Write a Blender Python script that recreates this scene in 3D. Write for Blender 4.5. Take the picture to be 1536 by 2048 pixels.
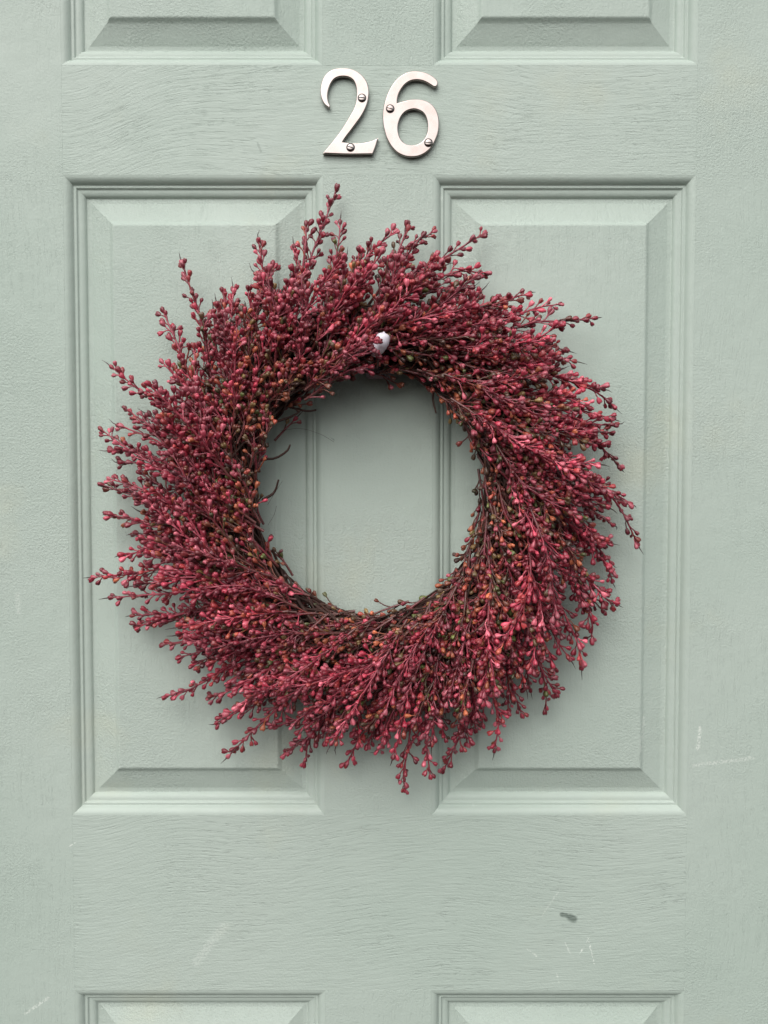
import bpy, bmesh, math, random
import numpy as np
from mathutils import Vector, Matrix, Quaternion

for o in list(bpy.data.objects):
    bpy.data.objects.remove(o, do_unlink=True)
scene = bpy.context.scene
COL = scene.collection
R = math.radians

# ------------------------------------------------------------------ camera
FPX = 1650.0                      # focal length in pixels of a 1536 x 2048 frame
DIST = FPX * 0.00045              # metres from lens to door
PITCH = R(2.2)
cam_d = bpy.data.cameras.new('camera')
cam_d.sensor_fit = 'VERTICAL'
cam_d.sensor_height = 36.0
cam_d.lens = 36.0 * FPX / 2048.0
cam_d.clip_start = 0.01
cam_d.clip_end = 100.0
cam = bpy.data.objects.new('camera', cam_d)
COL.objects.link(cam)
cam.location = (0, -DIST * math.cos(PITCH), DIST * math.sin(PITCH))
cam.rotation_euler = (R(90) - PITCH, 0, 0)
scene.camera = cam

# ------------------------------------------------------------------ overcast sky and soft sun
SUN_EL, SUN_AZ = R(47), math.atan2(-0.32, -1.0)
world = bpy.data.worlds.new('World')
scene.world = world
world.use_nodes = True
wn, wl = world.node_tree.nodes, world.node_tree.links
wn.clear()
sky = wn.new('ShaderNodeTexSky')
sky.sky_type = 'NISHITA'
sky.sun_disc = False
sky.sun_elevation = SUN_EL
sky.sun_rotation = SUN_AZ
sky.air_density = 1.0
sky.dust_density = 4.0
sky.ozone_density = 1.0
hs = wn.new('ShaderNodeHueSaturation')
hs.inputs['Saturation'].default_value = 0.25      # cloud cover takes the blue out
bg = wn.new('ShaderNodeBackground')
bg.inputs['Strength'].default_value = 0.15
wo = wn.new('ShaderNodeOutputWorld')
wl.new(sky.outputs[0], hs.inputs['Color'])
wl.new(hs.outputs[0], bg.inputs['Color'])
wl.new(bg.outputs[0], wo.inputs['Surface'])

sun_d = bpy.data.lights.new('sun', 'SUN')
sun_d.energy = 1.5
sun_d.angle = R(85)
sun_d.color = (1.0, 0.97, 0.93)
sun = bpy.data.objects.new('sun', sun_d)
COL.objects.link(sun)
to_sun = Vector((math.sin(SUN_AZ) * math.cos(SUN_EL), math.cos(SUN_AZ) * math.cos(SUN_EL), math.sin(SUN_EL)))
sun.rotation_euler = to_sun.to_track_quat('Z', 'Y').to_euler()
sun.location = to_sun * 3

scene.view_settings.view_transform = 'Standard'
scene.view_settings.look = 'None'
scene.view_settings.exposure = 0.06
scene.view_settings.gamma = 1.0
scene.view_settings.use_curve_mapping = False
scene.render.engine = 'CYCLES'
scene.cycles.max_bounces = 8
scene.cycles.diffuse_bounces = 4


# ------------------------------------------------------------------ helpers
def at(px, py, d=0.0):
    """measured place in the photograph -> point on the plane d metres in front of the door face"""
    a, b = (px - 768) / FPX, (1024 - py) / FPX
    dy = math.cos(PITCH) + b * math.sin(PITCH)
    dz = -math.sin(PITCH) + b * math.cos(PITCH)
    t = (-d + DIST * math.cos(PITCH)) / dy
    return np.array((t * a, -d, DIST * math.sin(PITCH) + t * dz))


def link(o, parent=None):
    COL.objects.link(o)
    if parent:
        o.parent = parent
    return o


def empty(name, loc, label, cat, group=None):
    o = bpy.data.objects.new(name, None)
    o.location = loc
    o.empty_display_size = 0.05
    o['label'] = label
    o['category'] = cat
    if group:
        o['group'] = group
    return link(o)


def mesh_obj(name, verts, faces, mat, parent=None, smooth=False, off=(0, 0, 0)):
    me = bpy.data.meshes.new(name)
    me.from_pydata([tuple(v) for v in verts], [], faces)
    me.materials.append(mat)
    if smooth:
        me.polygons.foreach_set('use_smooth', [True] * len(me.polygons))
    me.update()
    o = bpy.data.objects.new(name, me)
    o.location = off
    return link(o, parent)


class NT:
    """small node-building helper"""
    def __init__(self, mat):
        self.t = mat.node_tree
        self.n, self.l = self.t.nodes, self.t.links

    def new(self, typ, **kw):
        nd = self.n.new(typ)
        for k, v in kw.items():
            setattr(nd, k, v)
        return nd

    def put(self, sock, v):
        if isinstance(v, bpy.types.NodeSocket):
            self.l.new(v, sock)
        elif v is not None:
            sock.default_value = v

    def math(self, op, a, b=None, c=None, clamp=False):
        nd = self.new('ShaderNodeMath', operation=op, use_clamp=clamp)
        for i, v in enumerate((a, b, c)):
            if v is not None:
                self.put(nd.inputs[i], v)
        return nd.outputs[0]

    def noise(self, vec, scale, detail=2.0, rough=0.5, dist=0.0):
        nd = self.new('ShaderNodeTexNoise')
        self.put(nd.inputs['Vector'], vec)
        nd.inputs['Scale'].default_value = scale
        nd.inputs['Detail'].default_value = detail
        nd.inputs['Roughness'].default_value = rough
        nd.inputs['Distortion'].default_value = dist
        return nd.outputs['Fac']

    def comb(self, x, y, z):
        nd = self.new('ShaderNodeCombineXYZ')
        for i, v in enumerate((x, y, z)):
            self.put(nd.inputs[i], v)
        return nd.outputs[0]

    def smooth(self, v, a, b, lo=0.0, hi=1.0):
        nd = self.new('ShaderNodeMapRange', interpolation_type='SMOOTHSTEP')
        self.put(nd.inputs[0], v)
        for i, q in enumerate((a, b, lo, hi)):
            nd.inputs[1 + i].default_value = q
        return nd.outputs[0]

    def mix(self, f, a, b):
        nd = self.new('ShaderNodeMix', data_type='RGBA')
        self.put(nd.inputs[0], f)
        self.put(nd.inputs[6], a)
        self.put(nd.inputs[7], b)
        return nd.outputs[2]


def srgb(r, g, b):
    f = lambda c: (c / 255 / 12.92) if c <= 10 else ((c / 255 + 0.055) / 1.055) ** 2.4
    return (f(r), f(g), f(b), 1.0)


def new_mat(name):
    m = bpy.data.materials.new(name)
    m.use_nodes = True
    return m, NT(m), m.node_tree.nodes['Principled BSDF']


# scuffs, scratches and one moulding highlight, all put into the paint colour: x1,y1,x2,y2 (photo), half width mm, strength, softness
SCRATCH_HIGHLIGHT = [
    (1158, 1910, 1178, 1875, 0.5, 0.8), (1176, 1875, 1189, 1930, 0.5, 0.7), (1085, 1830, 1120, 1778, 0.8, 0.3),
    (1130, 1885, 1141, 1908, 0.5, 0.4), (1054, 1897, 1073, 1912, 0.5, 0.6), (1113, 1945, 1118, 1966, 0.5, 0.4),
    (448, 1852, 392, 1925, 4.0, 0.24), (50, 2028, 96, 1996, 1.2, 0.55), (1400, 1455, 1396, 1498, 1.6, 0.6),
    (1388, 1531, 1505, 1516, 1.6, 0.4), (35, 1190, 37, 1225, 2.0, 0.3), (1290, 1440, 1283, 1502, 1.8, 0.3),  # last entry: pale highlight on the right panel moulding, painted as colour
    (133, 1696, 152, 1684, 0.5, 0.6),
]
SPOT = [(1123, 1829, 1133, 1832, 2.0, 0.9), (1140, 1834, 1147, 1838, 3.2, 0.95), (408, 222, 410, 228, 2.0, 0.18),
        (515, 285, 522, 303, 0.9, 0.35), (660, 874, 668, 880, 0.5, 0.5)]


def paint_material(name, grain):
    m, t, b = new_mat(name)
    geo = t.new('ShaderNodeNewGeometry')
    sep = t.new('ShaderNodeSeparateXYZ')
    t.l.new(geo.outputs['Position'], sep.inputs[0])
    P, X, Z = geo.outputs['Position'], sep.outputs[0], sep.outputs[2]
    # ---- relief: embossed grain, roller stipple and brush drag
    if grain == 'h':
        A, B = X, Z
    else:
        A, B = Z, X
    w1 = t.noise(P, 3.4, 1.0)
    w2 = t.noise(P, 40.0, 2.0)
    Bw = t.math('ADD', B, t.math('MULTIPLY', w1, 0.075 if grain == 'h' else 0.06))
    Bw = t.math('ADD', Bw, t.math('MULTIPLY', w2, 0.0030))
    if grain == 'h':   # the embossed lines sweep down towards the left end of a rail
        e = t.smooth(A, -0.29, -0.14, 1.0, 0.0)
        Bw = t.math('ADD', Bw, t.math('MULTIPLY', t.math('MULTIPLY', e, e), 0.028))
    gv = t.comb(t.math('MULTIPLY', A, 11.0), t.math('MULTIPLY', Bw, 210.0), 0.3)
    g1 = t.noise(gv, 1.0, 4.0, 0.6)
    brkg = t.smooth(t.noise(P, 150.0, 3.0, 0.6), 0.38, 0.62, 0.25, 1.0)
    groove = t.math('MULTIPLY', t.smooth(t.math('ABSOLUTE', t.math('SUBTRACT', g1, 0.5)), 0.0, 0.04, 1.0, 0.0), t.math('MULTIPLY', brkg, -1.0))
    gv2 = t.comb(t.math('MULTIPLY', A, 60.0), t.math('MULTIPLY', Bw, 480.0), 3.7)
    g2 = t.noise(gv2, 1.0, 3.0, 0.6)
    mask = t.smooth(t.noise(P, 11.0, 2.0), 0.36, 0.62)
    stip = t.noise(P, 480.0, 3.0, 0.7)
    smask = t.smooth(t.noise(P, 8.0, 2.0), 0.35, 0.65, 0.25, 1.0)
    amp = {'h': 0.54, 'v': 0.32, 'm': 0.10}[grain]
    h = t.math('MULTIPLY', t.math('MULTIPLY', groove, t.math('ADD', t.math('MULTIPLY', mask, 0.8), 0.2)), amp)
    h = t.math('ADD', h, t.math('MULTIPLY', g2, amp * 1.5))
    h = t.math('ADD', h, t.math('MULTIPLY', t.math('MULTIPLY', stip, smask), {'h': 1.3, 'v': 2.3, 'm': 0.8}[grain]))
    h = t.math('ADD', h, t.math('MULTIPLY', t.noise(P, 60.0, 2.0), 1.2))
    bump = t.new('ShaderNodeBump')
    bump.inputs['Strength'].default_value = 1.0
    bump.inputs['Distance'].default_value = 0.00042
    t.l.new(h, bump.inputs['Height'])
    t.l.new(bump.outputs[0], b.inputs['Normal'])
    # ---- colour: sage green, uneven coats, a few weather stains, scuffs, one painted highlight
    base = t.mix(t.smooth(t.noise(P, 3.2, 3.0), 0.3, 0.7), srgb(171, 185, 175), srgb(178, 190, 181))
    base = t.mix(t.math('MULTIPLY', t.smooth(t.noise(P, 7.0, 4.0, 0.6), 0.56, 0.75), 0.35), base, srgb(186, 190, 168))
    base = t.mix(t.math('MULTIPLY', t.smooth(t.noise(P, 90.0, 3.0, 0.7), 0.66, 0.8), 0.25), base, srgb(214, 222, 214))
    wob = t.math('MULTIPLY', t.math('SUBTRACT', t.noise(P, 240.0, 2.0), 0.5), 0.003)
    brk = t.smooth(t.noise(P, 500.0, 2.0, 0.6), 0.40, 0.58)

    def seg(x1, y1, x2, y2, w):
        p, q = at(x1, y1), at(x2, y2)
        d = q - p
        L2 = float(d[0] ** 2 + d[2] ** 2)
        rx, rz = t.math('SUBTRACT', X, float(p[0])), t.math('SUBTRACT', Z, float(p[2]))
        u = t.math('DIVIDE', t.math('ADD', t.math('MULTIPLY', rx, float(d[0])), t.math('MULTIPLY', rz, float(d[2]))), L2, clamp=True)
        ex = t.math('SUBTRACT', rx, t.math('MULTIPLY', u, float(d[0])))
        ez = t.math('SUBTRACT', rz, t.math('MULTIPLY', u, float(d[2])))
        dist = t.math('SQRT', t.math('ADD', t.math('MULTIPLY', ex, ex), t.math('MULTIPLY', ez, ez)))
        dist = t.math('ADD', dist, wob)
        return t.smooth(dist, w * 0.0005, w * 0.0015, 1.0, 0.0)
    for (x1, y1, x2, y2, w, s) in SCRATCH_HIGHLIGHT:
        f = t.math('MULTIPLY', t.math('MULTIPLY', seg(x1, y1, x2, y2, w), brk), s)
        base = t.mix(f, base, srgb(226, 232, 224))
    for (x1, y1, x2, y2, w, s) in SPOT:
        base = t.mix(t.math('MULTIPLY', seg(x1, y1, x2, y2, w), s), base, srgb(112, 124, 116))
    t.l.new(base, b.inputs['Base Color'])
    rr = t.smooth(t.noise(P, 30.0, 3.0), 0.3, 0.7, 0.42, 0.56)
    t.l.new(rr, b.inputs['Roughness'])
    b.inputs['Specular IOR Level'].default_value = 0.35
    return m


PAINT_H = paint_material('sage_paint_horizontal_grain', 'h')
PAINT_V = paint_material('sage_paint_vertical_grain', 'v')
PAINT_M = paint_material('sage_paint_moulding', 'm')

# ------------------------------------------------------------------ the door
DOOR_B = (-0.004, 0.0, -1.14)
door = empty('door', DOOR_B, 'sage green painted panelled front door with embossed wood grain', 'door')
D_OFF = tuple(-v for v in DOOR_B)
XL, XR = -0.404, 0.396
PX = [(-0.2845, -0.054), (0.0435, 0.2765)]               # the two panel columns
PZ = [(0.394, 0.640), (-0.277, 0.2988), (-0.985, -0.441)]  # the three panel rows
ZT, ZB = 0.75, -1.14


def board(name, x0, x1, z0, z1, mat, ch=0.00012):
    """a frame member with a very slight arris, front face at y = 0"""
    xs, th = [], 0.036
    v = [(x0, th, z0), (x1, th, z0), (x1, th, z1), (x0, th, z1),
         (x0, ch, z0), (x1, ch, z0), (x1, ch, z1), (x0, ch, z1),
         (x0 + ch, 0, z0 + ch), (x1 - ch, 0, z0 + ch), (x1 - ch, 0, z1 - ch), (x0 + ch, 0, z1 - ch)]
    f = [(3, 2, 1, 0), (8, 9, 10, 11)]
    for i in range(4):
        j = (i + 1) % 4
        f.append((i, j, 4 + j, 4 + i))
        f.append((4 + i, 4 + j, 8 + j, 8 + i))
    return mesh_obj(name, v, f, mat, door, off=D_OFF)


board('stile', XL, PX[0][0], ZB, ZT, PAINT_V)
board('stile', PX[1][1], XR, ZB, ZT, PAINT_V)
RAILS = [(PZ[0][1], ZT), (PZ[1][1], PZ[0][0]), (PZ[2][1], PZ[1][0]), (ZB, PZ[2][0])]
for z0, z1 in RAILS:
    board('rail', PX[0][0], PX[1][1], z0, z1, PAINT_H)
for z0, z1 in PZ:
    board('muntin', PX[0][1], PX[1][0], z0, z1, PAINT_V)

# profile of the sunk moulding and the raised panel: (inset mm, depth mm)
MOULD = [(0.0, 0.0), (1.2, 0.12), (2.4, 0.42), (3.6, 0.95), (4.8, 1.75), (5.8, 2.75), (6.5, 3.7), (6.9, 4.5), (7.3, 4.75),
         (7.9, 4.72), (8.8, 4.55), (9.5, 4.75), (9.9, 5.3), (10.2, 5.9), (10.8, 6.15), (12.0, 6.15), (13.6, 6.45), (15.2, 7.1),
         (16.2, 7.9), (16.8, 8.9), (17.2, 9.35)]
PANEL = [(17.2, 9.35), (17.8, 9.5), (18.6, 9.45), (21.3, 9.3), (22.2, 9.0), (26.0, 7.95), (33.0, 6.05), (38.4, 4.6), (39.4, 4.2),
         (41.0, 2.9), (42.2, 2.0), (42.9, 1.72), (44.0, 1.66)]


def frame_strips(rect, prof, closed_field):
    """four mitred strips following a profile; every strip keeps its own vertices so the mitres stay crisp"""
    x0, x1, z0, z1 = rect
    V, F = [], []
    for side in range(4):
        base = len(V)
        for d, y in prof:
            d, y = d / 1000, y * 1.15 / 1000
            c = [(x0 + d, y, z0 + d), (x1 - d, y, z0 + d), (x1 - d, y, z1 - d), (x0 + d, y, z1 - d)]
            V += [c[side], c[(side + 1) % 4]]
        for i in range(len(prof) - 1):
            a = base + 2 * i
            F.append((a, a + 1, a + 3, a + 2))
    if closed_field:
        d, y = prof[-1][0] / 1000, prof[-1][1] * 1.15 / 1000
        base = len(V)
        V += [(x0 + d, y, z0 + d), (x1 - d, y, z0 + d), (x1 - d, y, z1 - d), (x0 + d, y, z1 - d)]
        F.append((base, base + 1, base + 2, base + 3))
    return V, F


for z0, z1 in PZ:
    for x0, x1 in PX:
        v, f = frame_strips((x0, x1, z0, z1), PANEL, True)
        p = mesh_obj('panel', v, f, PAINT_V, door, smooth=True, off=D_OFF)
        v, f = frame_strips((x0, x1, z0, z1), MOULD, False)
        mesh_obj('moulding', v, f, PAINT_M, p, smooth=True)
# unseen back board of the slab, added to block light from behind
mesh_obj('light_stop_back', [(XL, 0.0365, ZB), (XR, 0.0365, ZB), (XR, 0.0365, ZT), (XL, 0.0365, ZT),
                        (XL, 0.044, ZB), (XR, 0.044, ZB), (XR, 0.044, ZT), (XL, 0.044, ZT)],
         [(0, 1, 2, 3), (7, 6, 5, 4), (0, 4, 5, 1), (1, 5, 6, 2), (2, 6, 7, 3), (3, 7, 4, 0)], PAINT_V, door, off=D_OFF)

# ------------------------------------------------------------------ the house number
m_metal, t, b = new_mat('polished_nickel')
geo = t.new('ShaderNodeNewGeometry')
n1 = t.noise(geo.outputs['Position'], 90.0, 3.0)
t.l.new(t.mix(t.smooth(n1, 0.35, 0.7), srgb(172, 163, 159), srgb(167, 154, 149)), b.inputs['Base Color'])
b.inputs['Metallic'].default_value = 1.0
t.l.new(t.smooth(t.noise(geo.outputs['Position'], 160.0, 3.0), 0.3, 0.7, 0.08, 0.2), b.inputs['Roughness'])
METAL = m_metal
m_slot, t, b = new_mat('screw_slot_dark')
b.inputs['Base Color'].default_value = (0.03, 0.03, 0.028, 1)
b.inputs['Roughness'].default_value = 0.7
SLOT = m_slot


def catmull(pts, corners, n=8):
    out, k = [], len(pts)
    for i in range(k):
        p1, p2 = np.array(pts[i], float), np.array(pts[(i + 1) % k], float)
        p0 = np.array(pts[i - 1], float) if i not in corners else p1 - (p2 - p1) * 0.5
        p3 = np.array(pts[(i + 2) % k], float) if (i + 1) % k not in corners else p2 + (p2 - p1) * 0.5
        for s in range(n):
            u = s / n
            out.append(0.5 * (2 * p1 + (p2 - p0) * u + (2 * p0 - 5 * p1 + 4 * p2 - p3) * u * u + (3 * p1 - p0 - 3 * p2 + p3) * u ** 3))
    return out


TWO = [(282, 570), (240, 537), (212, 487), (198, 430), (197, 390), (207, 330), (232, 270), (275, 222), (335, 194), (410, 185), (490, 194),
       (555, 222), (610, 270), (645, 325), (662, 395), (661, 455), (648, 522), (622, 590), (585, 655), (538, 720), (490, 785), (440, 850), (411, 895),
       (480, 902), (560, 904), (620, 898), (680, 884), (715, 871), (751, 853),
       (736, 910), (720, 958), (699, 1010),
       (460, 1012), (219, 1003),
       (252, 962), (302, 902), (362, 826), (420, 742), (470, 658), (510, 588), (535, 520), (544, 450), (543, 390), (533, 342), (510, 302), (470, 276),
       (420, 267), (370, 273), (330, 294), (302, 330), (282, 375), (271, 420), (268, 465), (275, 510), (291, 548)]
SIX = [(1320, 345), (1322, 318), (1300, 287), (1260, 257), (1210, 232), (1150, 217), (1090, 215), (1030, 226), (970, 257), (915, 306), (870, 370),
       (832, 450), (808, 530), (796, 610), (796, 690), (808, 770), (835, 860), (880, 940), (940, 1000), (1010, 1031), (1080, 1038), (1150, 1026), (1215, 990),
       (1265, 938), (1305, 862), (1328, 790), (1334, 710), (1325, 640), (1298, 575), (1255, 527), (1200, 497), (1130, 485), (1060, 488), (990, 503), (934, 521),
       (936, 480), (950, 430), (980, 378), (1015, 338), (1060, 311), (1110, 301), (1165, 306), (1215, 325), (1255, 349), (1285, 367), (1306, 365)]
SIXH = [(1085, 580), (1020, 600), (975, 645), (950, 700), (940, 760), (948, 820), (970, 872), (1008, 907), (1050, 922), (1095, 922), (1142, 907), (1185, 872),
        (1214, 820), (1225, 760), (1222, 700), (1205, 648), (1175, 610), (1132, 588)]


def zp(u, v):
    q = at(600 + u / 4.8, 100 + v / 4.8, 0.002)
    return q[0], q[2]


def numeral(name, loops, corners, screws, label):
    xs = [zp(*p) for p in loops[0]]
    cx, cz = np.mean([p[0] for p in xs]), min(p[1] for p in xs)
    root = empty(name, (cx, 0, cz), label, 'house number', 'polished numerals on the door')
    cu = bpy.data.curves.new(name, 'CURVE')
    cu.dimensions = '2D'
    cu.fill_mode = 'BOTH'
    T, B = 0.0046, 0.0008
    cu.extrude = T / 2 - B
    cu.bevel_depth = B
    cu.bevel_resolution = 4
    cu.offset = -B
    for lp, cn in zip(loops, corners):
        pts = catmull(lp, cn)
        sp = cu.splines.new('POLY')
        sp.points.add(len(pts) - 1)
        for q, p in zip(sp.points, pts):
            x, z = zp(*p)
            q.co = (x - cx, z - cz, 0, 1)
        sp.use_cyclic_u = True
    tmp = bpy.data.objects.new('tmp', cu)
    COL.objects.link(tmp)
    dg = bpy.context.evaluated_depsgraph_get()
    me = bpy.data.meshes.new_from_object(tmp.evaluated_get(dg))
    bpy.data.objects.remove(tmp, do_unlink=True)
    me.transform(Matrix.Rotation(R(90), 4, 'X'))
    me.transform(Matrix.Translation((0, -T / 2 - 0.0001, 0)))
    me.materials.clear()
    me.materials.append(METAL)
    me.polygons.foreach_set('use_smooth', [True] * len(me.polygons))
    me.set_sharp_from_angle(angle=R(32))
    body = link(bpy.data.objects.new('numeral_body', me), root)
    for (u, v, tilt) in screws:
        x, z = zp(u, v)
        bm = bmesh.new()
        r = 0.0033
        seg, prev = 28, None
        # slotted raised screw head: dome of rings, the slot laid on as a flat strip
        for rr, hh in [(r, 0.0), (r, 0.00025), (r * 0.9, 0.00055), (r * 0.72, 0.00080), (r * 0.5, 0.00095), (r * 0.25, 0.00105)]:
            ring = []
            for k in range(seg):
                a = 2 * math.pi * k / seg
                X_, Z_ = rr * math.cos(a), rr * math.sin(a)
                ring.append(bm.verts.new((X_, -hh, Z_)))
            if prev:
                for k in range(seg):
                    bm.faces.new((prev[k], prev[(k + 1) % seg], ring[(k + 1) % seg], ring[k]))
            prev = ring
        bm.faces.new(prev)
        me2 = bpy.data.meshes.new('screw')
        bm.to_mesh(me2)
        bm.free()
        me2.materials.append(METAL)
        me2.polygons.foreach_set('use_smooth', [True] * len(me2.polygons))
        s = link(bpy.data.objects.new('screw', me2), root)
        s.location = (x - cx, -T - 0.0001, z - cz)
        s.rotation_euler = (0, tilt, 0)
        # flat dark ring round the head and dark strip across it, nothing recessed
        V, F = [], []
        for k in range(seg):
            a = 2 * math.pi * k / seg
            V += [(r * 1.0 * math.cos(a), -0.0001, r * math.sin(a)), (r * 1.16 * math.cos(a), -0.0001, r * 1.16 * math.sin(a))]
        for k in range(seg):
            j = (k + 1) % seg
            F.append((2 * k, 2 * j, 2 * j + 1, 2 * k + 1))
        mesh_obj('countersink', V, F, SLOT, s)
        w, l = 0.00042, r * 0.86
        prof = [(-l, 0.00072), (-l * 0.5, 0.00108), (0, 0.0012), (l * 0.5, 0.00108), (l, 0.00072)]
        V, F = [], []
        for xx, hh in prof:
            V += [(xx, -hh, -w), (xx, -hh, w)]
        for k in range(len(prof) - 1):
            F.append((2 * k, 2 * k + 2, 2 * k + 3, 2 * k + 1))
        mesh_obj('slot', V, F, SLOT, s)
    return root


numeral('house_number', [TWO], [{0, 22, 28, 31, 33}], [(596, 475, 0.12), (487, 948, 0.35)],
        'polished metal numeral two with flat foot and curled top on the door rail')
numeral('house_number', [SIX, SIXH], [{34}, set()], [(866, 578, 0.3), (1232, 903, 0.1)],
        'polished metal numeral six with closed oval loop on the door rail')

# ------------------------------------------------------------------ wreath materials
m, t, b = new_mat('painted_berries')
vc = t.new('ShaderNodeVertexColor', layer_name='Col')
geo = t.new('ShaderNodeNewGeometry')
mott = t.smooth(t.noise(geo.outputs['Position'], 700.0, 3.0, 0.6), 0.35, 0.7)
t.l.new(t.mix(t.math('MULTIPLY', mott, 0.12), vc.outputs['Color'], (0.60, 0.30, 0.36, 1)), b.inputs['Base Color'])
b.inputs['Roughness'].default_value = 0.36
b.inputs['Specular IOR Level'].default_value = 0.45
b.inputs['Coat Weight'].default_value = 0.25
b.inputs['Coat Roughness'].default_value = 0.14
BERRY = m

m, t, b = new_mat('dark_twig')
geo = t.new('ShaderNodeNewGeometry')
t.l.new(t.mix(t.noise(geo.outputs['Position'], 120.0, 3.0), srgb(36, 22, 18), srgb(70, 40, 30)), b.inputs['Base Color'])
b.inputs['Roughness'].default_value = 0.7
TWIG = m

m, t, b = new_mat('white_plastic')
b.inputs['Base Color'].default_value = srgb(224, 220, 229)
b.inputs['Roughness'].default_value = 0.3
PLASTIC = m

# ------------------------------------------------------------------ wreath
rng = np.random.default_rng(26)
WC = at(742, 985, 0.03)                                  # centre of the ring
W_BASE = (float(WC[0]), 0.0, float(at(808, 1576, 0.02)[2]))
wreath = empty('wreath', W_BASE, 'round burgundy berry wreath hanging on the green door', 'wreath')
W_OFF = tuple(-v for v in W_BASE)
UP = np.array((0.0, -1.0, 0.0))                          # out of the door, towards the street


def norm(v):
    return v / (np.linalg.norm(v) + 1e-12)


# berry template along +Z: a bud on a stalk that widens to a cleft, heart-like tip
SEG = 12
prof = [(0.16, -0.05), (0.42, 0.28), (0.78, 0.72), (1.0, 1.28), (0.98, 1.72), (0.72, 2.10), (0.32, 2.27)]
bv = []
for i, (r_, z_) in enumerate(prof):
    for k in range(SEG):
        a = 2 * math.pi * k / SEG
        x_, y_ = r_ * math.cos(a), r_ * math.sin(a)
        cleft = math.exp(-(x_ / 0.16) ** 2)
        q = 1 - 0.34 * cleft * min(1, i / 3)
        bv.append((x_ * 0.98, y_ * q * 0.88, 1.26 * z_ - 0.46 * math.exp(-(x_ / 0.30) ** 2) * max(0, i - 3) / 3))
bv.append((0, 0, 2.2))
BV = np.array(bv)
bf = []
for i in range(len(prof) - 1):
    for k in range(SEG):
        a0, a1 = i * SEG + k, i * SEG + (k + 1) % SEG
        bf += [(a0, a1, a1 + SEG), (a0, a1 + SEG, a0 + SEG)]
top = (len(prof) - 1) * SEG
for k in range(SEG):
    bf.append((top + k, top + (k + 1) % SEG, len(bv) - 1))
BF = np.array(bf)


def tri_mesh(name, V, F, C=None, mat=None):
    me = bpy.data.meshes.new(name)
    me.vertices.add(len(V))
    me.vertices.foreach_set('co', np.asarray(V, np.float32).ravel())
    me.loops.add(len(F) * 3)
    me.loops.foreach_set('vertex_index', np.asarray(F, np.int32).ravel())
    me.polygons.add(len(F))
    me.polygons.foreach_set('loop_start', np.arange(0, len(F) * 3, 3, dtype=np.int32))
    me.polygons.foreach_set('use_smooth', np.ones(len(F), bool))
    if C is not None:
        at_ = me.attributes.new('Col', 'FLOAT_COLOR', 'POINT')
        at_.data.foreach_set('color', np.asarray(C, np.float32).ravel())
    me.materials.append(mat or BERRY)
    me.update(calc_edges=True)
    return me


def tube(path, radii, n=5, ref=(0.3, -0.9, 0.31)):
    """open tube with a closed tip along a path (k,3)"""
    P = np.asarray(path)
    k = len(P)
    T = np.gradient(P, axis=0)
    T /= np.linalg.norm(T, axis=1)[:, None] + 1e-12
    N = np.cross(T, np.array(ref))
    N /= np.linalg.norm(N, axis=1)[:, None] + 1e-12
    B = np.cross(T, N)
    a = np.linspace(0, 2 * math.pi, n, endpoint=False)
    V = (P[:, None] + radii[:, None, None] * (np.cos(a)[None, :, None] * N[:, None] + np.sin(a)[None, :, None] * B[:, None])).reshape(-1, 3)
    F = []
    for i in range(k - 1):
        for j in range(n):
            p, q = i * n + j, i * n + (j + 1) % n
            F += [(p, q + n, q), (p, p + n, q + n)]
    V = np.vstack([V, P[-1] + T[-1] * radii[-1]])
    for j in range(n):
        F.append(((k - 1) * n + j, len(V) - 1, (k - 1) * n + (j + 1) % n))
    return V, np.array(F)


def smooth_path(ctrl, n):
    C = [np.asarray(c, float) for c in ctrl]
    C = [2 * C[0] - C[1]] + C + [2 * C[-1] - C[-2]]
    out = []
    m_ = len(C) - 3
    for s in np.linspace(0, m_ - 1e-6, n):
        i = int(s)
        u = s - i
        p0, p1, p2, p3 = C[i:i + 4]
        out.append(0.5 * (2 * p1 + (p2 - p0) * u + (2 * p0 - 5 * p1 + 4 * p2 - p3) * u * u + (3 * p1 - p0 - 3 * p2 + p3) * u ** 3))
    return np.array(out)


def lin(r, g, b_):
    return np.array(srgb(r, g, b_)[:3])


PINKS = [lin(147, 41, 58), lin(132, 33, 50), lin(160, 56, 73), lin(111, 27, 39), lin(179, 88, 101), lin(142, 48, 50)]
RUSTS = [lin(150, 70, 52), lin(132, 56, 44), lin(168, 92, 60), lin(120, 66, 42)]
OLIVES = [lin(96, 76, 44), lin(78, 60, 38), lin(112, 92, 52), lin(66, 50, 36), lin(82, 92, 44)]


def berry_colour(paint):
    """paint 1 = fully sprayed burgundy, 0 = bare olive plastic"""
    q = rng.random()
    if q < paint - 0.02:
        c = PINKS[rng.integers(len(PINKS))]
    elif q < paint + (1 - paint) * 0.55:
        c = RUSTS[rng.integers(len(RUSTS))]
    else:
        c = OLIVES[rng.integers(len(OLIVES))]
    return np.clip(c * rng.choice([0.6, 0.8, 1.0, 1.0, 1.25, 1.5]) * rng.uniform(0.9, 1.1), 0, 1)


def frame_from(d):
    d = norm(d)
    h = norm(rng.normal(size=3))
    x = norm(np.cross(d, h))
    return np.stack([x, np.cross(d, x), d], axis=1)


def clampf(p, lo=0.0045):
    """nothing may enter the door"""
    if p[1] > -lo:
        p = p.copy()
        p[1] = -lo
    return p


SPRIGS = []      # every sprig: dict(V, F, C, berries)


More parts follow.
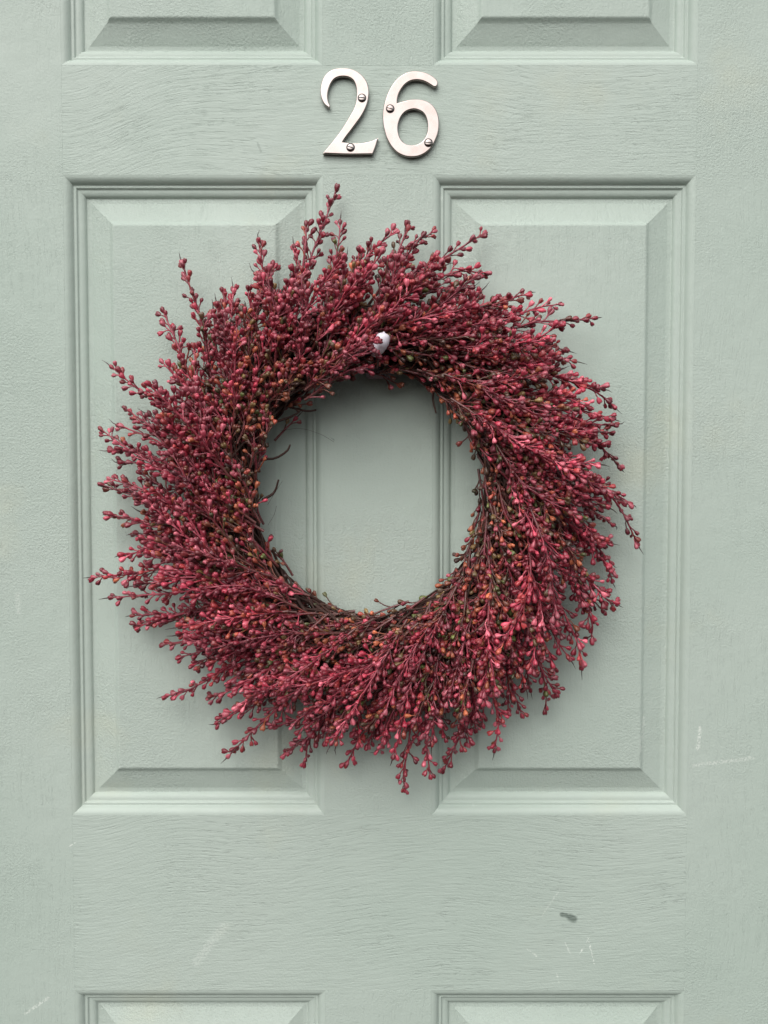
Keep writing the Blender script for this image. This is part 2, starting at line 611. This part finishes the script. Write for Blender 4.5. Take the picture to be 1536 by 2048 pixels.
def make_sprig(ctrl, paint0, paint1, size=1.0, layer='outer', bare=0.12, spike=None, dens=1.0):
    L = sum(np.linalg.norm(np.asarray(ctrl[i + 1]) - np.asarray(ctrl[i])) for i in range(len(ctrl) - 1))
    n = max(8, int(L / 0.008))
    P = smooth_path(ctrl, n)
    P[:, 1] = np.minimum(P[:, 1], -0.005)
    arc = np.concatenate([[0], np.cumsum(np.linalg.norm(np.diff(P, axis=0), axis=1))])
    L = arc[-1]
    parts, berries = [], []
    rad = np.interp(arc / L, [0, 0.7, 1], [0.00125, 0.0009, 0.00062]) * size
    V, F = tube(P, rad, 5)
    shade = rng.choice([0.72, 0.92, 1.12, 1.36]) * rng.uniform(0.93, 1.07)      # random brightness per sprig, sets the sprigs apart
    tint = lin(140, 42, 60) * shade if rng.random() < 0.5 + 0.5 * paint1 else lin(92, 50, 36)
    root_c = lin(82, 44, 34)
    tv = np.append(np.repeat(arc / L, 5), 1.0)[:, None]
    w_ = np.clip((tv - 0.05) / 0.5, 0, 1) * np.clip(0.35 + paint0 * 0.9, 0, 1)
    parts.append((V, F, root_c * (1 - w_) + tint * w_))

    def pos(s):
        return np.array([np.interp(s, arc, P[:, k]) for k in range(3)])

    def stalk(p0, d0, ln, bsize, pc):
        """a thin bent stalk with one bud"""
        d1 = norm(d0 + 0.22 * rng.normal(size=3))
        p1 = clampf(p0 + d0 * ln * 0.5, 0.004)
        p2 = clampf(p1 + d1 * ln * 0.5, 0.0065)
        d1 = norm(p2 - p1)
        V, F = tube(np.array([p0, p1, p2]), np.array([0.00062, 0.00055, 0.0006]) * size, 4)
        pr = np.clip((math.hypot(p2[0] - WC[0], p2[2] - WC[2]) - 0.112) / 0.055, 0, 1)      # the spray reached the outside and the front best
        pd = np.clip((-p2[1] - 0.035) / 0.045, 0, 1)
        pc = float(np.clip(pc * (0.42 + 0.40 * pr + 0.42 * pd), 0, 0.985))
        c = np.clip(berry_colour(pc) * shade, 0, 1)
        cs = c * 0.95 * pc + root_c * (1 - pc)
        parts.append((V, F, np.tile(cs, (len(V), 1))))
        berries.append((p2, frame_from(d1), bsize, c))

    s = L - 0.004
    spin = rng.random() * 6.28
    while s > bare * L:
        f = 1 - s / L                                     # 0 at the tip
        tdir = norm(pos(min(L, s + 0.004)) - pos(max(0, s - 0.004)))
        a_ = norm(np.cross(tdir, (0.1, -1, 0.2)))
        b_ = np.cross(tdir, a_)
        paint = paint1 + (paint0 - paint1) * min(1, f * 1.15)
        for _ in range(2 if rng.random() < (0.38 if f < 0.3 else 0.5) * dens else 1):
            spin += 2.4 + 0.5 * rng.normal()
            side = a_ * math.cos(spin) + b_ * math.sin(spin)
            op = rng.uniform(0.34, 0.54) + 0.22 * min(1, f * 1.5) * rng.random()
            d0 = norm(tdir * math.cos(op) + side * math.sin(op))
            ln = (0.0046 + 0.0070 * min(1, f * 1.6) * rng.uniform(0.5, 1.25)) * size
            bs = 0.00216 * size * rng.uniform(0.74, 1.18)
            p0 = pos(s)
            stalk(p0, d0, ln, bs, paint)
            if f > 0.22 and rng.random() < 0.55 * dens:                 # forked stalk
                k0 = p0 + d0 * ln * 0.5
                stalk(k0, norm(d0 + 0.75 * norm(rng.normal(size=3))), ln * 0.6, bs * 0.95, paint)
        s -= rng.uniform(0.0044, 0.0066) / dens
    # terminal bud
    td = norm(P[-1] - P[-2])
    berries.insert(0, (P[-1], frame_from(td), 0.0022 * size, berry_colour(min(0.99, paint1))))
    if spike if spike is not None else rng.random() < 0.4:
        sp = np.array([P[-1] + td * 0.004, P[-1] + td * 0.009, P[-1] + td * 0.0135 + 0.0012 * rng.normal(size=3)])
        V, F = tube(sp, np.array([0.0007, 0.00045, 0.00012]), 4)
        parts.append((V, F, np.tile(lin(46, 34, 28), (len(V), 1))))
    SPRIGS.append(dict(parts=parts, berries=berries, layer=layer))


# sprigs whose tips make the outline: tip ... root in photo places, depth of tip and root
OUT = [
    [(366, 532), (388, 598), (402, 640), (428, 790)], [(328, 627), (360, 702), (408, 830)], [(328, 728), (352, 754), (450, 860)],
    [(229, 739), (279, 780), (326, 803), (430, 900)], [(465, 585), (464, 642), (470, 800)], [(448, 588), (452, 660), (470, 790)],
    [(518, 489), (525, 559), (500, 660), (480, 830)], [(548, 538), (528, 580), (505, 660), (505, 780)], [(255, 822), (300, 850), (430, 930)],
    [(243, 853), (320, 885), (440, 960)], [(671, 386), (637, 475), (617, 532), (570, 720)], [(680, 450), (675, 497), (640, 690)],
    [(612, 455), (610, 500), (590, 650)], [(589, 500), (594, 560), (570, 680)], [(786, 466), (729, 520), (650, 670)], [(815, 452), (798, 500), (735, 650)],
    [(865, 465), (821, 500), (740, 650)], [(964, 469), (895, 512), (844, 542), (750, 670)], [(967, 546), (905, 545), (830, 590), (770, 660)],
    [(953, 555), (900, 590), (800, 670)], [(718, 500), (712, 540), (680, 640)], [(1054, 588), (1012, 604), (880, 690)], [(1115, 609), (1056, 622), (900, 690)],
    [(1182, 637), (1121, 643), (1056, 648), (920, 700)], [(1128, 700), (1087, 690), (1004, 677), (850, 660)], [(1142, 721), (1080, 712), (950, 730)],
    [(1199, 776), (1129, 758), (980, 720)], [(1220, 807), (1186, 781), (1108, 752), (950, 710)], [(1218, 836), (1134, 812), (970, 760)],
    [(1227, 848), (1176, 845), (1000, 790)], [(1216, 866), (1150, 850), (1010, 800)], [(1238, 933), (1212, 904), (1181, 880), (1030, 810)],
    [(1255, 1003), (1199, 969), (1134, 927), (1020, 850)], [(1272, 1081), (1238, 1013), (1200, 975), (1110, 900)], [(1223, 1047), (1186, 1021), (1070, 920)],
    [(1212, 1084), (1160, 1068), (1050, 950)], [(1220, 1123), (1185, 1085), (1070, 980)], [(1223, 1157), (1205, 1120), (1100, 1000)],
    [(1230, 1207), (1203, 1188), (1100, 1060)], [(1206, 1222), (1170, 1180), (1090, 1070)], [(1183, 1276), (1180, 1232), (1120, 1080)],
    [(1162, 1328), (1157, 1292), (1130, 1230), (1070, 1110)], [(1136, 1313), (1108, 1270), (1040, 1130)], [(1110, 1334), (1090, 1290), (1040, 1170)],
    [(1111, 1379), (1086, 1345), (1020, 1190)], [(1092, 1412), (1088, 1362), (1040, 1190)], [(1060, 1375), (1050, 1330), (1010, 1200)],
    [(1042, 1425), (1016, 1347), (985, 1180)], [(1016, 1417), (1015, 1350), (985, 1200)], [(990, 1495), (997, 1440), (985, 1390), (950, 1240)],
    [(964, 1443), (972, 1336), (950, 1180)], [(951, 1456), (945, 1400), (915, 1260)], [(889, 1537), (916, 1480), (945, 1420), (945, 1280)],
    [(935, 1485), (920, 1430), (895, 1280)], [(860, 1547), (852, 1466), (855, 1290)], [(809, 1576), (807, 1545), (818, 1480), (840, 1290)],
    [(756, 1500), (772, 1477), (830, 1330)], [(695, 1526), (714, 1487), (745, 1430), (810, 1300)], [(610, 1524), (626, 1466), (720, 1320)],
    [(575, 1505), (615, 1474), (660, 1430), (750, 1310)], [(548, 1453), (610, 1430), (710, 1340)], [(736, 1487), (760, 1430), (800, 1320)],
    [(461, 1508), (500, 1468), (545, 1426), (670, 1320)], [(438, 1443), (464, 1429), (500, 1408), (620, 1320)], [(422, 1395), (461, 1380), (610, 1300)],
    [(340, 1390), (373, 1382), (422, 1356), (460, 1336), (610, 1270)], [(396, 1334), (440, 1312), (570, 1270)], [(362, 1314), (414, 1299), (560, 1250)],
    [(331, 1288), (388, 1278), (560, 1230)], [(276, 1252), (320, 1240), (500, 1190)], [(271, 1231), (315, 1228), (380, 1226), (530, 1200)],
    [(228, 1195), (289, 1190), (360, 1184), (510, 1160)], [(193, 1154), (266, 1148), (310, 1140), (470, 1120)], [(248, 1110), (297, 1102), (470, 1080)],
    [(271, 1070), (325, 1072), (480, 1070)], [(217, 1028), (266, 1040), (336, 1060), (480, 1110)], [(211, 972), (258, 988), (326, 1002), (470, 1090)],
    [(223, 959), (290, 980), (450, 1050)], [(245, 925), (300, 932), (450, 1000)], [(227, 901), (284, 904), (440, 980)], [(206, 862), (242, 888), (310, 930), (460, 1010)],
]
for i, pts in enumerate(OUT):
    dt, dr = rng.uniform(0.014, 0.034), rng.uniform(0.024, 0.042)
    k = len(pts)
    ctrl = []
    for j, (px, py) in enumerate(pts):
        u = j / (k - 1)
        ctrl.append(at(px, py, dt * (1 - u) + dr * u + 0.006 * math.sin(math.pi * u)))
    make_sprig(ctrl[::-1], rng.uniform(1.0, 1.2), 1.3, rng.uniform(0.95, 1.08), 'outer', bare=0.12, dens=rng.uniform(0.9, 1.1))

RING = 0.131
EX, EZ = 0.955, 1.025            # the ring hangs slightly taller than wide
# how far the sprigs reach in each direction, taken from the long ones
_o = []
for pts in OUT:
    q = at(pts[0][0], pts[0][1], 0.024) - WC
    _o.append((math.atan2(q[2], q[0]), math.hypot(q[0], q[2])))
_o.sort()
OA = np.array([q[0] for q in _o])
OR_ = np.array([q[1] for q in _o])


def reach(phi):
    phi = (phi + math.pi) % (2 * math.pi) - math.pi
    return float(np.interp(phi, OA, OR_, period=2 * math.pi))



def ring_dir(phi, off):
    a = phi - off                                          # clockwise swirl seen from the street
    return np.array((math.cos(a), 0, math.sin(a)))


def layer(count, r0, depth0, length, offs, lift, paint, size, name, bare=0.15, jitter=0.5, dens=1.0):
    for i in range(count):
        phi = 2 * math.pi * (i + jitter * rng.uniform(-1, 1)) / count
        rr = rng.uniform(*r0)
        dp = rng.uniform(*depth0)
        L = rng.uniform(*length)
        off = R(rng.uniform(*offs))
        root = WC + np.array((math.cos(phi) * rr * EX, 0, math.sin(phi) * rr * EZ))
        root[1] = -dp
        li = rng.uniform(*lift)
        d0 = ring_dir(phi, off)
        d1 = ring_dir(phi, off + rng.normal() * 0.26 - 0.10)
        for _ in range(12):
            e = root + d0 * L * 0.5 + d1 * L * 0.5 - WC
            app = math.hypot(e[0], e[2]) * DIST / (DIST - dp - li * L * 0.6) * (DIST - 0.024) / DIST
            if app < rng.uniform(0.84, 0.95) * reach(math.atan2(e[2], e[0])):
                break
            L *= 0.93
        mid = root + d0 * L * 0.5 + UP * li * L * 0.5
        tip = mid + d1 * L * 0.5 + UP * (li * 0.35 + rng.normal() * 0.06) * L * 0.5
        mid[2] -= 0.001
        tip[2] -= 0.003
        make_sprig([root, mid, tip], rng.uniform(*paint[0]), rng.uniform(*paint[1]), size * rng.uniform(0.92, 1.08), name, bare=bare, dens=dens)


layer(26, (0.145, 0.165), (0.016, 0.034), (0.045, 0.065), (20, 60), (0.0, 0.25), ((0.7, 1.0), (1.1, 1.3)), 1.0, 'rim', dens=1.1)
layer(50, (0.116, 0.150), (0.038, 0.054), (0.080, 0.110), (40, 78), (0.05, 0.35), ((0.6, 1.0), (1.1, 1.3)), 1.0, 'middle', bare=0.03, dens=1.15)
layer(64, (0.102, 0.138), (0.050, 0.068), (0.080, 0.112), (48, 84), (0.10, 0.36), ((0.8, 1.1), (1.2, 1.4)), 1.0, 'front', bare=0.03, dens=1.15)
layer(44, (0.100, 0.112), (0.024, 0.052), (0.050, 0.080), (66, 92), (0.0, 0.35), ((0.7, 1.1), (1.1, 1.4)), 1.0, 'inner', bare=0.02, dens=1.1)
layer(20, (0.099, 0.105), (0.012, 0.032), (0.024, 0.038), (80, 105), (-0.1, 0.2), ((0.0, 0.3), (0.2, 1.0)), 1.05, 'inner', bare=0.1, dens=0.6)
# sprigs that lie over the hook from the left
for pts in ([(746, 706, .094), (700, 716, .086), (610, 780, .066)], [(752, 684, .100), (712, 694, .090), (630, 745, .066)],
            [(800, 622, .084), (740, 650, .086), (660, 730, .07)], [(735, 735, .08), (690, 745, .075), (610, 800, .06)]):
    make_sprig([at(*p) for p in pts[::-1]], 0.9, 1.2, 1.0, 'front', bare=0.05, spike=False)
# short unsprayed twigs packed between the sprigs over the whole ring
layer(56, (0.140, 0.172), (0.018, 0.044), (0.050, 0.085), (20, 65), (0.0, 0.3), ((0.6, 1.0), (1.0, 1.3)), 0.98, 'filler', bare=0.0, jitter=2)
layer(140, (0.102, 0.165), (0.038, 0.058), (0.035, 0.060), (30, 95), (0.0, 0.5), ((0.1, 0.5), (0.2, 0.8)), 0.98, 'filler', bare=0.0, jitter=3)
layer(100, (0.098, 0.140), (0.034, 0.056), (0.030, 0.055), (50, 100), (0.0, 0.5), ((0.1, 0.4), (0.2, 0.7)), 1.0, 'filler', bare=0.0, jitter=3)

# choose the buds that are built singly: the ones at the tips of the outline and of the front sprigs
single = set()
for depth_i in range(40):
    for si, sp in enumerate(SPRIGS):
        lim = 3 if sp['layer'] == 'outer' else (1 if sp['layer'] == 'front' else 0)
        if depth_i < min(lim, len(sp['berries'])) and len(single) < 300:
            single.add((si, depth_i))

BERRY_MESHES = []
for c in PINKS:
    me = tri_mesh('berry', BV, BF, np.tile(np.append(c, 1.0), (len(BV), 1)))
    BERRY_MESHES.append((c, me))

fill = ([], [], [], [0])
for si, sp in enumerate(SPRIGS):
    filler = sp['layer'] == 'filler'
    Vs, Fs, Cs, cnt = fill if filler else ([], [], [], [0])
    for V, F, C in sp['parts']:
        Vs.append(V)
        Fs.append(F + cnt[0])
        Cs.append(C)
        cnt[0] += len(V)
    solo = []
    for bi, (p, M, s, c) in enumerate(sp['berries']):
        if (si, bi) in single:
            solo.append((p, M, s, c))
            continue
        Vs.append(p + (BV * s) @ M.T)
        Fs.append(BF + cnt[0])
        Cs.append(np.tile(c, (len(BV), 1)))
        cnt[0] += len(BV)
    if filler:
        continue
    C = np.vstack(Cs)
    me = tri_mesh('sprig', np.vstack(Vs), np.vstack(Fs), np.hstack([C, np.ones((len(C), 1))]))
    so = bpy.data.objects.new('sprig', me)
    so.location = W_OFF
    link(so, wreath)
    for (p, M, s, c) in solo:
        k = int(np.argmin([np.linalg.norm(c - q[0]) for q in BERRY_MESHES]))
        bo = bpy.data.objects.new('berry', BERRY_MESHES[k][1])
        mat4 = Matrix([[*(M[i] * s), p[i]] for i in range(3)] + [[0, 0, 0, 1]])
        link(bo, so)
        bo.matrix_local = mat4
C = np.vstack(fill[2])
fo = bpy.data.objects.new('filler_twigs', tri_mesh('filler_twigs', np.vstack(fill[0]), np.vstack(fill[1]), np.hstack([C, np.ones((len(C), 1))])))
fo.location = W_OFF
fo['kind'] = 'stuff'
link(fo, wreath)
print('SPRIGS', len(SPRIGS), 'BUDS', sum(len(q['berries']) for q in SPRIGS))

# the ring of wound twigs that carries the sprigs
Vs, Fs, n = [], [], 0
for k in range(130):
    ps0 = rng.random() * 6.28
    rad0 = 0.0265 * math.sqrt(rng.uniform(0.02, 1.0))
    tw = rng.choice([-3, -2, 2, 3, 4])
    ph = np.linspace(0, 2 * math.pi, 73)
    wob = 0.003 * np.sin(ph * rng.integers(3, 8) + rng.random() * 6)
    sec = ps0 + tw * ph
    rr = RING + (rad0 + wob) * np.cos(sec)
    yy = -0.031 - (rad0 * 0.8 + wob) * np.sin(sec)
    path = np.stack([WC[0] + EX * rr * np.cos(ph), np.minimum(yy, -0.006), WC[2] + EZ * rr * np.sin(ph)], axis=1)
    V, F = tube(path, np.full(73, rng.uniform(0.0007, 0.0016)), 5)
    Vs.append(V)
    Fs.append(F + n)
    n += len(V)
ro = bpy.data.objects.new('twig_ring', tri_mesh('twig_ring', np.vstack(Vs), np.vstack(Fs), None, TWIG))
ro.location = W_OFF
link(ro, wreath)

# a few bare stem ends that stick out at the inner edge, and loose fibres caught on the twigs
for pts in ([(490, 935, .045), (525, 920, .035), (552, 916, .035), (574, 902, .035), (580, 890, .036)], [(872, 730, .04), (868, 775, .03), (866, 800, .032), (872, 826, .034)],
            [(535, 790, .04), (575, 812, .03), (612, 822, .03), (632, 820, .03)], [(525, 1000, .04), (548, 985, .034), (557, 960, .036)], [(757, 700, .05), (756, 722, .055), (754, 738, .056)],
            [(545, 1100, .04), (560, 1135, .03), (566, 1150, .03), (576, 1172, .03)], [(530, 850, .04), (575, 836, .03), (596, 826, .03)], [(940, 1160, .04), (905, 1176, .03), (878, 1192, .03)]):
    path = smooth_path([at(*p) for p in pts], 10)
    V, F = tube(path, np.linspace(0.0013, 0.0008, 10), 6)
    o = bpy.data.objects.new('stem_end', tri_mesh('stem_end', V, F, None, TWIG))
    o.location = W_OFF
    link(o, wreath)
for pts in ([(535, 1010, .02), (550, 985, .012), (565, 962, .008)], [(536, 1050, .02), (548, 1030, .012), (553, 1012, .01)],
            [(560, 862, .02), (600, 857, .012), (640, 868, .006), (668, 884, .004)]):
    path = smooth_path([at(*p) for p in pts], 16)
    V, F = tube(path, np.full(16, 0.00014), 4)
    o = bpy.data.objects.new('loose_fibre', tri_mesh('loose_fibre', V, F, None, TWIG))
    o.location = W_OFF
    link(o, wreath)

# ------------------------------------------------------------------ the hook that carries the wreath
h0 = at(757, 742, 0.0)
hook = empty('wall_hook', (float(h0[0]), 0, float(h0[2])), 'white plastic hook showing through the top of the wreath', 'hook')
tipp = at(765, 674, 0.084)
low = at(751, 700, 0.082)
back = at(757, 722, 0.0)
zb = low[2] + 0.012
path = smooth_path([(h0[0], -0.003, zb + 0.002), (h0[0], -0.035, zb), (h0[0] - 0.001, -0.058, zb - 0.004), (low[0], -0.079, low[2] - 0.001),
                    ((low[0] + tipp[0]) / 2 + 0.002, -0.087, (low[2] + tipp[2]) / 2 - 0.001), (tipp[0] + 0.001, -0.0885, tipp[2] + 0.0025)], 64)
path -= np.array([h0[0], 0, h0[2]])
rad = np.interp(np.linspace(0, 1, 64), [0, 0.6, 0.75, 0.86, 0.92, 0.95, 0.97, 0.985, 1], [0.004, 0.0042, 0.0050, 0.0056, 0.0055, 0.0051, 0.0044, 0.0034, 0.0013])
V, F = tube(path, rad, 18, (1, 0, 0.05))
link(bpy.data.objects.new('hook_arm', tri_mesh('hook_arm', V, F, None, PLASTIC)), hook)
bm = bmesh.new()
bmesh.ops.create_cube(bm, size=1.0)
bmesh.ops.scale(bm, vec=(0.022, 0.004, 0.05), verts=bm.verts)
bmesh.ops.bevel(bm, geom=[e for e in bm.edges], offset=0.0015, segments=3, affect='EDGES')
bmesh.ops.translate(bm, vec=(0, -0.0021, float(zb - h0[2])), verts=bm.verts)
me = bpy.data.meshes.new('back_plate')
bm.to_mesh(me)
bm.free()
me.materials.append(PLASTIC)
link(bpy.data.objects.new('back_plate', me), hook)
